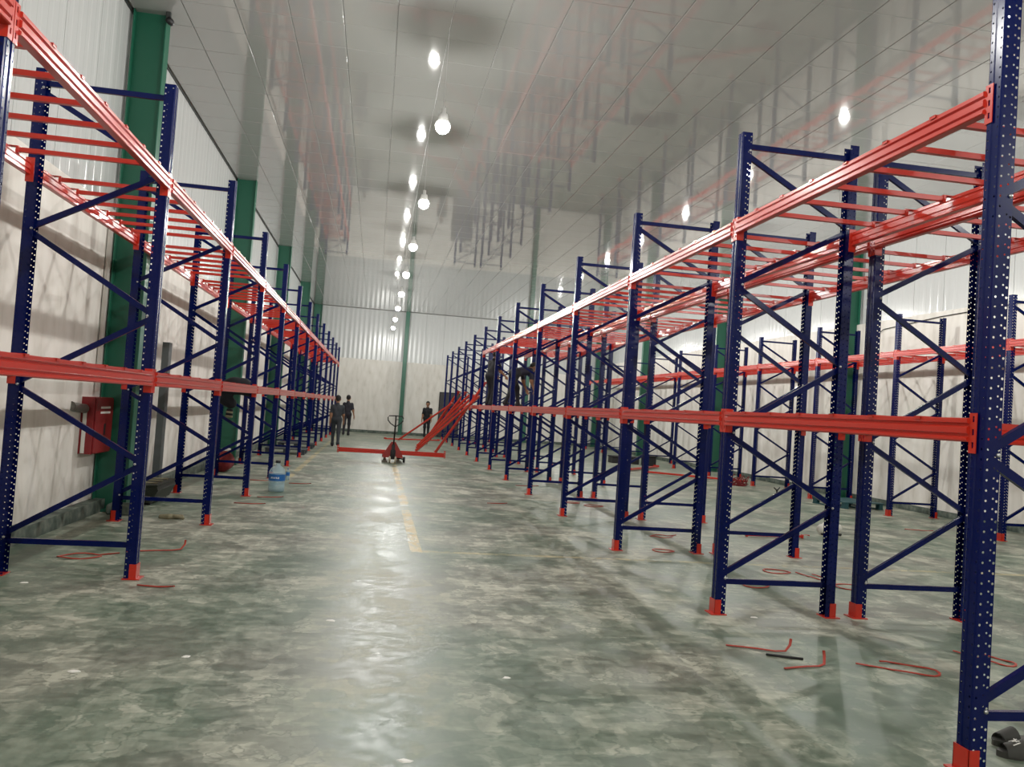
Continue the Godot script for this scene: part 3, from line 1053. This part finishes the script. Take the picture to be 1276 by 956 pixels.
	# small forked clamp dropped in the right aisle
	var cl := put("dropped_clamp", blob([[Vector3(0, 0.02, 0), Vector3(0, 0.1, 0), 0.02, 0.018], [Vector3(0, 0.1, 0), Vector3(-0.08, 0.17, 0), 0.018, 0.014], [Vector3(0, 0.1, 0), Vector3(0.07, 0.18, 0), 0.018, 0.014], [Vector3(-0.05, 0.015, 0), Vector3(0.05, 0.015, 0), 0.015, 0.015]], 0.01, 0.015), M.black, self, Transform3D(Basis.IDENTITY, W(9.95, 0, 18.95)))
	tag(cl, "small black forked clamp standing on the right aisle floor", "clamp")
	# crate, rag, sack
	var cr := thing("tool_crate", W(-3.02, 0, 12.25), "dark grey green crate with sloped side under the left rack", "crate")
	var st := tool()
	prism_in(st, PackedVector2Array([Vector2(-0.2, 0.03), Vector2(0.14, 0.03), Vector2(0.22, 0.2), Vector2(0.2, 0.25), Vector2(-0.2, 0.25)]), -0.5, 0.5)
	put("body", done(st), M.crate, cr)
	put("lid", soft_box(Vector3(0.42, 0.03, 1.02), 0.008), M.crate, cr, Transform3D(Basis.IDENTITY, Vector3(0.0, 0.265, 0)))
	for i in 3:
		put("lid_slat", soft_box(Vector3(0.3, 0.012, 0.1), 0.003), M.rag, cr, Transform3D(Basis.IDENTITY, Vector3(0, 0.286, -0.3 + 0.3 * i)))
	for s in [-1.0, 1.0]:
		put("foot", soft_box(Vector3(0.3, 0.03, 0.08), 0.004), M.black, cr, Transform3D(Basis.IDENTITY, Vector3(-0.03, 0.015, s * 0.4)))
	var rg := put("cloth_rag", blob([[Vector3(-0.12, 0.02, 0), Vector3(-0.02, 0.03, 0.03), 0.03, 0.035], [Vector3(0, 0.025, 0), Vector3(0.12, 0.03, -0.02), 0.035, 0.025], [Vector3(0.05, 0.04, 0.03), Vector3(0.15, 0.02, 0.04), 0.02, 0.02]], 0.012, 0.02), M.rag, self, Transform3D(Basis.IDENTITY, W(-2.36, 0, 10.65)))
	tag(rg, "crumpled khaki rag on the floor under the left rack", "rag")
	var sk := thing("red_sack", W(-2.93, 0, 17.3), "dark red sack slumped against the left wall racks", "sack")
	put("sack_body", blob([[Vector3(0, 0.16, 0.1), Vector3(0, 0.2, -0.15), 0.17, 0.2], [Vector3(0.03, 0.3, 0.0), Vector3(0.0, 0.38, -0.1), 0.13, 0.08]], 0.025, 0.06), M.sack, sk)
	put("pale_flap", blob([[Vector3(-0.02, 0.42, 0.0), Vector3(0.1, 0.43, -0.03), 0.05, 0.04]], 0.016, 0.02), M.bag, sk)
	# black bag on the left lower beam
	var bg := thing("black_bag", W(-2.3, 0, 14.01), "black bag hanging at the lower beams of the left rack", "bag")
	put("bag_body", blob([[Vector3(-0.1, 1.68, 0), Vector3(0.16, 1.72, 0), 0.125, 0.13], [Vector3(-0.13, 1.5, 0), Vector3(-0.02, 1.42, 0), 0.11, 0.09], [Vector3(0.0, 1.74, 0), Vector3(0.28, 1.64, 0), 0.11, 0.1]], 0.025, 0.07), M.cloth_black, bg)
	for i in 4:
		put("strap_end", blob([[Vector3(-0.06 - i * 0.004, 1.31 - i * 0.034, 0), Vector3(0.0, 1.305 - i * 0.034, 0), 0.026, 0.024]], 0.011, 0.012), M.rag if i % 2 else M.cloth_black, bg)
	put("carry_loop", tube([Vector3(-0.05, 1.72, -0.08), Vector3(-0.05, 1.736, -0.19), Vector3(-0.05, 1.738, -0.25), Vector3(-0.05, 1.66, -0.27)], 0.006, 6), M.cloth_black, bg)
	# pallets
	pallet(W(10.55, 0, 16.85), 0.2, M.teal, "teal plastic pallet under the right wall rack beside the green column")
	pallet(W(-2.35, 0, 23.9), 0.0, M.dark_pallet, "dark plastic pallet under the left rack, the nearer of two")
	pallet(W(-2.35, 0, 26.9), 0.0, M.dark_pallet, "dark plastic pallet under the left rack, the farther of two")
	# white bundle, red tangle, dark crates in the right aisle
	var wb := thing("plastic_bundle", W(7.2, 0, 11.95), "crumpled whitish plastic bundle on the floor behind the middle racks", "bundle")
	put("bundle_body", blob([[Vector3(-0.13, 0.09, 0), Vector3(0.0, 0.11, 0.02), 0.08, 0.09], [Vector3(0.02, 0.1, 0), Vector3(0.16, 0.11, -0.04), 0.09, 0.07], [Vector3(-0.05, 0.15, -0.05), Vector3(0.1, 0.17, -0.02), 0.05, 0.04]], 0.016, 0.03), M.bag, wb)
	put("dark_edge", blob([[Vector3(-0.15, 0.02, 0.05), Vector3(0.18, 0.02, 0.02), 0.02, 0.02]], 0.012, 0.02), M.black, wb)
	st = tool()
	st.set_smooth_group(0)
	for i in 14:
		var pts := []
		var a0 := rng.randf() * TAU
		var ry := rng.randf_range(0.05, 0.3)
		var cx := rng.randf_range(-0.12, 0.12)
		for k in 9:
			var a := a0 + k * 0.55
			pts.append(Vector3(cx + cos(a) * 0.2, clampf(ry * (0.55 + 0.5 * sin(a * 2.0 + i)), 0.012, 0.34), sin(a) * 0.2))
		tube_in(st, pts, 0.012, 0.012, 5)
	var tg := put("strap_tangle", done(st), M.sack, self, Transform3D(Basis.IDENTITY, W(9.95, 0, 21.2)))
	tag(tg, "red tangle of used straps heaped by the right wall racks", "straps")
	for e in [[9.1, 28.9, 1.0, 0.26, 0.6, "black plastic crate near the right wall, the wider one"], [9.85, 28.3, 0.45, 0.36, 0.35, "black plastic crate near the right wall, the tall narrow one"]]:
		var o := thing("black_crate", W(e[0], 0, e[1]), e[5], "crate")
		put("body", soft_box(Vector3(e[2], e[3] - 0.05, e[4]), 0.015), M.black, o, Transform3D(Basis.IDENTITY, Vector3(0, (e[3] - 0.05) / 2, 0)))
		put("rim", soft_box(Vector3(e[2] + 0.04, 0.05, e[4] + 0.04), 0.008), M.rubber, o, Transform3D(Basis.IDENTITY, Vector3(0, e[3] - 0.025, 0)))
	# sandals at the lower right
	sandal(W(3.43, 0, 3.77), 1.35, "dark sandal with white print beside the nearest middle upright", true)
	sandal(W(3.52, 0, 3.945), 1.7, "plain dark sandal lying behind the printed one", false)
	# thin cable on the right wall
	var cable := put("wall_cable", tube([W(RIGHT_LOW - 0.03, 4.36, 11.8), W(RIGHT_LOW - 0.03, 4.3, 16.0), W(RIGHT_LOW - 0.03, 4.2, 18.0), W(RIGHT_LOW - 0.03, 4.0, 18.4), W(RIGHT_LOW - 0.03, 3.5, 18.5)], 0.01, 6), M.dark_trim, self)
	tag(cable, "thin dark cable running down the right wall by the green column", "cable")


func bottle(at: Vector3, s: float, label: String, big: bool) -> void:
	var o := thing("water_bottle", at, label, "bottle")
	var r := 0.135
	var body := [Vector2(0, 0.0), Vector2(r * 0.9, 0.0), Vector2(r, 0.02), Vector2(r, 0.11), Vector2(r * 0.96, 0.125), Vector2(r, 0.14), Vector2(r, 0.3), Vector2(r * 0.97, 0.33), Vector2(r * 0.8, 0.38), Vector2(r * 0.42, 0.425), Vector2(r * 0.27, 0.44), Vector2(r * 0.27, 0.475)]
	if not big:
		body = [Vector2(0, 0.0), Vector2(0.085, 0.0), Vector2(0.09, 0.02), Vector2(0.09, 0.33), Vector2(0.07, 0.4), Vector2(0.035, 0.46), Vector2(0.03, 0.5)]
	for i in body.size():
		body[i] = body[i] * s
	put("bottle_body", lathe(body, 24), M.plastic, o)
	var w := (r if big else 0.09) * s
	put("water", lathe([Vector2(0, 0.004), Vector2(w * 0.95, 0.006), Vector2(w * 0.95, (0.17 if big else 0.2) * s), Vector2(0, (0.17 if big else 0.2) * s)], 24), M.water, o)
	put("cap", lathe([Vector2(0, 0.475 * s), Vector2(w * 0.3, 0.475 * s), Vector2(w * 0.3, (0.515 if big else 0.53) * s), Vector2(0, (0.515 if big else 0.53) * s)], 16), M.black if big else M.bottle_label, o)
	var lb := put("label_band", lathe([Vector2(w * 1.01, 0.185 * s), Vector2(w * 1.012, 0.29 * s)] if big else [Vector2(w * 1.01, 0.2 * s), Vector2(w * 1.012, 0.36 * s)], 24), M.bottle_label, o)
	if big:
		for i in 5:
			var a := PI / 2 + 0.15 + (i - 2) * 0.22
			put("lettering", soft_box(Vector3(0.014, 0.03, 0.003), 0.001), M.white, lb, Transform3D(Basis.from_euler(Vector3(0, PI / 2 - a, 0.3 if i % 2 else -0.2)), Vector3(cos(a) * w * 1.02, 0.235, sin(a) * w * 1.02)))


func sandal(at: Vector3, turn: float, label: String, printed: bool) -> void:
	var o := thing("sandal", at, label, "sandal", "", turn)
	var sole := PackedVector2Array()
	for i in 20:
		var a := TAU * i / 20.0
		var y := sin(a) * 0.14
		var w := 0.048 + 0.010 * sin(a)
		sole.append(Vector2(cos(a) * w, y))
	var st := tool()
	prism_in(st, sole, 0.0, 0.03, Transform3D(Basis(Vector3(1, 0, 0), Vector3(0, 0, -1), Vector3(0, 1, 0)), Vector3.ZERO))
	put("sole", done(st), M.sandal, o)
	st = tool()
	st.set_smooth_group(0)
	var rows := []
	for j in 6:
		var row := []
		var z := -0.01 - j * 0.019
		var hh := 0.075 - 0.006 * j
		var w := 0.056 - 0.002 * j
		for i in 11:
			var a := PI * i / 10.0
			row.append(Vector3(cos(a) * w, 0.018 + sin(a) * hh, z))
		rows.append(row)
	for j in 5:
		for i in 10:
			for lift in [0.0, -0.006]:
				var d := Vector3(0, lift, 0)
				quad(st, rows[j][i] + d, rows[j + 1][i] + d, rows[j + 1][i + 1] + d, rows[j][i + 1] + d)
	var up := put("upper_band", done(st), M.sandal, o)
	if printed:
		# white strokes printed over the band
		for e in [[-0.022, 0.3, 0.05], [-0.006, -0.5, 0.035], [0.006, 0.5, 0.035], [0.02, 0.1, 0.045], [0.0, 1.57, 0.03]]:
			put("lettering", soft_box(Vector3(0.007, 0.003, e[2]), 0.001), M.white, up, Transform3D(Basis.from_euler(Vector3(-0.28, e[1], -e[0] * 8.0)), Vector3(e[0], 0.085 - absf(e[0]) * 0.45, -0.05)))


# ------------------------------------------------------------------ soft shapes: smooth union of tapered capsules, meshed as surface nets
func field_mesh(bones: Array, cell: float, k: float, t := Transform3D.IDENTITY, colors := [], st: SurfaceTool = null) -> SurfaceTool:
	var lo := Vector3(1e9, 1e9, 1e9)
	var hi := -lo
	for b in bones:
		var r: float = maxf(b[2], b[3]) + k + cell * 2
		for p in [b[0], b[1]]:
			lo = lo.min(p - Vector3(r, r, r))
			hi = hi.max(p + Vector3(r, r, r))
	var n := Vector3i(((hi - lo) / cell).ceil()) + Vector3i(2, 2, 2)
	var nx := n.x
	var nxy := n.x * n.y
	var F := PackedFloat32Array()
	F.resize(nxy * n.z)
	F.fill(1.0)
	var N := PackedFloat32Array()
	var I := PackedByteArray()
	var colored := colors.size() > 0
	if colored:
		N.resize(F.size())
		N.fill(1.0)
		I.resize(F.size())
	for bi in bones.size():
		var b: Array = bones[bi]
		var a: Vector3 = b[0]
		var ab: Vector3 = b[1] - a
		var l2 := maxf(ab.length_squared(), 1e-9)
		var ra: float = b[2]
		var dr: float = b[3] - ra
		var r := maxf(b[2], b[3]) + k + cell * 1.5
		var q0 := Vector3i(((a.min(b[1]) - lo - Vector3(r, r, r)) / cell).floor()).clamp(Vector3i.ZERO, n - Vector3i.ONE)
		var q1 := Vector3i(((a.max(b[1]) - lo + Vector3(r, r, r)) / cell).ceil()).clamp(Vector3i.ZERO, n - Vector3i.ONE)
		for z in range(q0.z, q1.z + 1):
			for y in range(q0.y, q1.y + 1):
				var id := z * nxy + y * nx + q0.x
				for x in range(q0.x, q1.x + 1):
					var p := lo + Vector3(x, y, z) * cell - a
					var s := clampf(p.dot(ab) / l2, 0.0, 1.0)
					var d := (p - ab * s).length() - ra - dr * s
					if colored and d < N[id]:
						N[id] = d
						I[id] = b[4]
					var f := F[id]
					var h := maxf(k - absf(f - d), 0.0) / k
					F[id] = minf(f, d) - h * h * k * 0.25
					id += 1
	if st == null:
		st = SurfaceTool.new()
		st.begin(Mesh.PRIMITIVE_TRIANGLES)
		st.set_smooth_group(0)
	var V := {}
	var corner := [0, 1, nx, nx + 1, nxy, nxy + 1, nxy + nx, nxy + nx + 1]
	for z in n.z - 1:
		for y in n.y - 1:
			var id := z * nxy + y * nx
			for x in n.x - 1:
				var f0 := F[id]
				if f0 < cell * 2.0 and f0 > -cell * 2.0:
					var m := 0
					for c in 8:
						if F[id + corner[c]] < 0.0:
							m |= 1 << c
					if m != 0 and m != 255:
						var sum := Vector3.ZERO
						var cnt := 0
						for e in [[0, 1], [2, 3], [4, 5], [6, 7], [0, 2], [1, 3], [4, 6], [5, 7], [0, 4], [1, 5], [2, 6], [3, 7]]:
							var fa := F[id + corner[e[0]]]
							var fb := F[id + corner[e[1]]]
							if (fa < 0.0) != (fb < 0.0):
								var w := fa / (fa - fb)
								var pa := Vector3(e[0] & 1, (e[0] >> 1) & 1, e[0] >> 2)
								var pb := Vector3(e[1] & 1, (e[1] >> 1) & 1, e[1] >> 2)
								sum += pa.lerp(pb, w)
								cnt += 1
						V[id] = t * (lo + (Vector3(x, y, z) + sum / cnt) * cell)
				id += 1
	var steps := [1, nx, nxy]
	for id in V:
		for ax in 3:
			var j: int = id + steps[ax]
			if (F[id] < 0.0) == (F[j] < 0.0):
				continue
			var s1: int = steps[(ax + 1) % 3]
			var s2: int = steps[(ax + 2) % 3]
			var ids := [id, id - s1, id - s1 - s2, id - s2]
			if not (V.has(ids[1]) and V.has(ids[2]) and V.has(ids[3])):
				continue
			if F[id] < 0.0:
				ids = [ids[3], ids[2], ids[1], ids[0]]
			for w in [0, 1, 2, 0, 2, 3]:
				if colored:
					st.set_color(colors[I[ids[w]]])
				st.add_vertex(V[ids[w]])
	return st


func blob(bones: Array, cell: float, k: float) -> ArrayMesh:
	var st := field_mesh(bones, cell, k)
	st.index()
	st.generate_normals()
	return st.commit()


# ------------------------------------------------------------------ people
var head_bones := []
var hand_bones := []


func lin(c: Color) -> Color:
	return c.srgb_to_linear()


func people() -> void:
	# head about its centre, face towards -z: colours 0 skin, 1 dark (eyes, brows, mouth)
	head_bones = [
		[Vector3(0, 0.035, 0.012), Vector3(0, 0.045, 0.02), 0.088, 0.088, 0],
		[Vector3(0, 0.0, -0.03), Vector3(0, -0.05, -0.045), 0.066, 0.05, 0],
		[Vector3(0, -0.085, -0.05), Vector3(0, -0.09, -0.052), 0.03, 0.028, 0],
		[Vector3(-0.045, -0.05, -0.015), Vector3(0, -0.085, -0.045), 0.03, 0.026, 0],
		[Vector3(0.045, -0.05, -0.015), Vector3(0, -0.085, -0.045), 0.03, 0.026, 0],
		[Vector3(0, 0.012, -0.088), Vector3(0, -0.022, -0.106), 0.01, 0.015, 0],
		[Vector3(-0.088, 0.01, 0.012), Vector3(-0.088, -0.022, 0.006), 0.016, 0.012, 0],
		[Vector3(0.088, 0.01, 0.012), Vector3(0.088, -0.022, 0.006), 0.016, 0.012, 0],
		[Vector3(-0.032, 0.008, -0.083), Vector3(-0.03, 0.008, -0.083), 0.011, 0.011, 1],
		[Vector3(0.032, 0.008, -0.083), Vector3(0.03, 0.008, -0.083), 0.011, 0.011, 1],
		[Vector3(-0.018, -0.055, -0.09), Vector3(0.018, -0.055, -0.09), 0.008, 0.008, 2]]
	# hand from the wrist down -y, palm towards +x, thumb towards -z
	hand_bones = [
		[Vector3(0, 0.01, 0), Vector3(0, -0.045, 0), 0.024, 0.026, 0],
		[Vector3(0, -0.04, -0.022), Vector3(0, -0.085, -0.03), 0.018, 0.014, 0],
		[Vector3(0, -0.045, 0.02), Vector3(0, -0.082, 0.026), 0.018, 0.013, 0]]
	var roots := [[-0.031, 0.075], [-0.011, 0.084], [0.010, 0.078], [0.029, 0.06]]
	for e in roots:
		var a := Vector3(0, -0.082, e[0])
		var b := a + Vector3(0.008, -e[1] * 0.5, e[0] * 0.08)
		var c := b + Vector3(0.02, -e[1] * 0.42, 0)
		hand_bones.append([a, b, 0.0095, 0.009, 0])
		hand_bones.append([b, c, 0.009, 0.0075, 0])
	hand_bones.append([Vector3(0.008, -0.03, -0.022), Vector3(0.02, -0.065, -0.05), 0.013, 0.0105, 0])
	hand_bones.append([Vector3(0.02, -0.065, -0.05), Vector3(0.03, -0.095, -0.052), 0.0105, 0.008, 0])
	var grey := lin(c8(46, 47, 54))
	var dark := lin(c8(30, 32, 40))
	var black := lin(c8(18, 19, 24))
	var navy := lin(c8(22, 26, 44))
	var skin := lin(c8(150, 110, 84))
	# walking away beside the left rack
	person(W(-1.24, 0, 28.6), 0.05, {"lean": 0.03, "ll": [0.2, 0.22], "rl": [-0.25, 0.18], "la": [-0.12, 0.1, 0.2], "ra": [0.22, 0.14, 0.35]}, 1.0, [skin, grey, grey, black], "person in dark grey clothes walking away beside the left rack")
	person(W(-1.2, 0, 38.3), -0.12, {"lean": 0.02, "ll": [-0.18, 0.08], "rl": [0.16, 0.2], "la": [0.2, 0.08, 0.2], "ra": [-0.05, 0.24, 0.3]}, 1.05, [skin, dark, dark, black], "person in darker clothes walking farther ahead towards the end wall")
	person(W(2.66, 0, 41.6), PI - 0.15, {"lean": 0.05, "ll": [0.05, 0.06], "rl": [-0.04, 0.05], "la": [0.1, 0.1, 0.3], "ra": [-0.02, 0.16, 0.15]}, 1.04, [skin, black, black, black], "person in black facing the camera behind the leaning beams")
	# on the lower level of the middle rack
	person(W(3.34, TOP1 + 0.006, 24.2), -0.9, {"lean": 0.25, "ll": [0.3, 0.55], "rl": [0.18, 0.4], "la": [0.5, 0.12, 0.5], "ra": [0.4, 0.1, 0.6]}, 0.97, [skin, black, black, black], "person in black standing upright on the lower beams under the upper beam")
	person(W(3.46, TOP1 + 0.006, 20.6), -1.0, {"lean": 1.3, "ll": [0.5, 0.35], "rl": [-0.34, 0.15], "la": [0.25, 0.05, 0.3], "ra": [0.05, 0.08, 0.4]}, 0.97, [skin, navy, black, black], "person in navy bending over on the lower beams of the middle rack")


# pose angles: lean of the trunk forward; legs [swing forward, knee bend]; arms [swing forward, away from the body, elbow bend]
func person(at: Vector3, turn: float, pose: Dictionary, scale_: float, cols: Array, label: String) -> void:
	var o := thing("person", at, label, "person", "", turn)
	var j := {}
	var foot_low := 1e9
	for s in [-1.0, 1.0]:
		var g: Array = pose["ll"] if s < 0 else pose["rl"]
		var hip := Vector3(s * 0.09, 0.0, 0)
		var d1 := Vector3(0, -cos(g[0]), -sin(g[0]))
		var knee := hip + d1 * 0.43
		var a2: float = g[0] - g[1]
		var d2 := Vector3(0, -cos(a2), -sin(a2))
		var ankle := knee + d2 * 0.41
		j["hip%d" % s] = hip
		j["knee%d" % s] = knee
		j["ankle%d" % s] = ankle
		j["toe%d" % s] = ankle + Vector3(s * 0.02, -0.045, -0.15)
		j["heel%d" % s] = ankle + Vector3(0, -0.045, 0.035)
		foot_low = minf(foot_low, ankle.y - 0.045 - 0.05)
	var L: float = pose["lean"]
	var up := Vector3(0, cos(L), -sin(L))
	var fw := Vector3(0, -sin(L), -cos(L))
	var waist := up * 0.14
	var chest := up * 0.34 + fw * 0.01
	var neck := up * 0.53
	var hup := (up + Vector3(0, 0.35, 0)).normalized()
	var head := neck + hup * 0.155 + fw * 0.02
	var sk := 0
	var sh := 1
	var tr := 2
	var so := 3
	var bones := [
		[Vector3(-0.06, -0.01, 0), Vector3(0.06, -0.01, 0), 0.115, 0.115, tr],
		[Vector3(0, 0.02, 0), waist, 0.12, 0.12, sh],
		[waist + Vector3(-0.04, 0, 0), chest + Vector3(-0.075, 0, 0), 0.1, 0.112, sh],
		[waist + Vector3(0.04, 0, 0), chest + Vector3(0.075, 0, 0), 0.1, 0.112, sh],
		[chest + up * 0.08 + Vector3(-0.14, 0, 0), chest + up * 0.08 + Vector3(0.14, 0, 0), 0.072, 0.072, sh],
		[chest + up * 0.1, neck + up * 0.0, 0.08, 0.055, sh],
		[neck - up * 0.02, head - hup * 0.05, 0.052, 0.05, sk]]
	var hands := []
	for s in [-1.0, 1.0]:
		var id := "%d" % s
		bones.append([j["hip" + id], j["knee" + id], 0.095, 0.065, tr])
		bones.append([j["knee" + id], j["ankle" + id], 0.064, 0.047, tr])
		bones.append([j["heel" + id], j["toe" + id] , 0.036, 0.03, so])
		bones.append([j["ankle" + id], j["heel" + id], 0.045, 0.036, so])
		var g: Array = pose["la"] if s < 0 else pose["ra"]
		var shoulder := chest + up * 0.1 + Vector3(s * 0.172, 0, 0)
		var d1 := Vector3(s * sin(g[1]), -cos(g[0]) * cos(g[1]), -sin(g[0]) * cos(g[1]))
		var elbow := shoulder + d1 * 0.29
		var a2: float = g[0] + g[2]
		var d2 := Vector3(s * sin(g[1] * 0.7), -cos(a2) * cos(g[1] * 0.7), -sin(a2) * cos(g[1] * 0.7))
		var wrist := elbow + d2 * 0.25
		var half := shoulder.lerp(elbow, 0.75)
		bones.append([shoulder, half, 0.062, 0.052, sh])
		bones.append([half, elbow, 0.044, 0.041, sk])
		bones.append([elbow, wrist, 0.041, 0.028, sk])
		var y := -d2
		var x := Vector3(-s, 0, 0)
		var z := x.cross(y).normalized()
		x = y.cross(z)
		hands.append(Transform3D(Basis(x, y, z), wrist))
	var lift := Transform3D(Basis.from_scale(Vector3.ONE * scale_), Vector3(0, -foot_low * scale_, 0))
	var palette := [cols[0], cols[1], cols[2], cols[3]]
	var st := field_mesh(bones, 0.018, 0.05, lift, palette)
	var hz := -fw.lerp(Vector3(0, 0, -1), 0.5).normalized()
	var hx := hup.cross(hz).normalized()
	var ht := lift * Transform3D(Basis(hx, hup, hx.cross(hup)), head)
	field_mesh(head_bones, 0.008, 0.02, ht, [cols[0], Color(0.01, 0.008, 0.008), lin(c8(110, 66, 58))], st)
	for h in hands:
		field_mesh(hand_bones, 0.0055, 0.008, lift * h, [cols[0]], st)
	st.index()
	st.generate_normals()
	put("body", st.commit(), M.skin_vertex, o)
	var hair := field_mesh([[Vector3(0, 0.052, 0.024), Vector3(0, 0.058, 0.026), 0.094, 0.094, 0], [Vector3(0, 0.0, 0.06), Vector3(0, 0.03, 0.05), 0.06, 0.07, 0], [Vector3(0, 0.105, -0.05), Vector3(0, 0.1, 0.02), 0.04, 0.05, 0]], 0.01, 0.02, ht)
	hair.index()
	hair.generate_normals()
	put("hair", hair.commit(), M.hair, o)
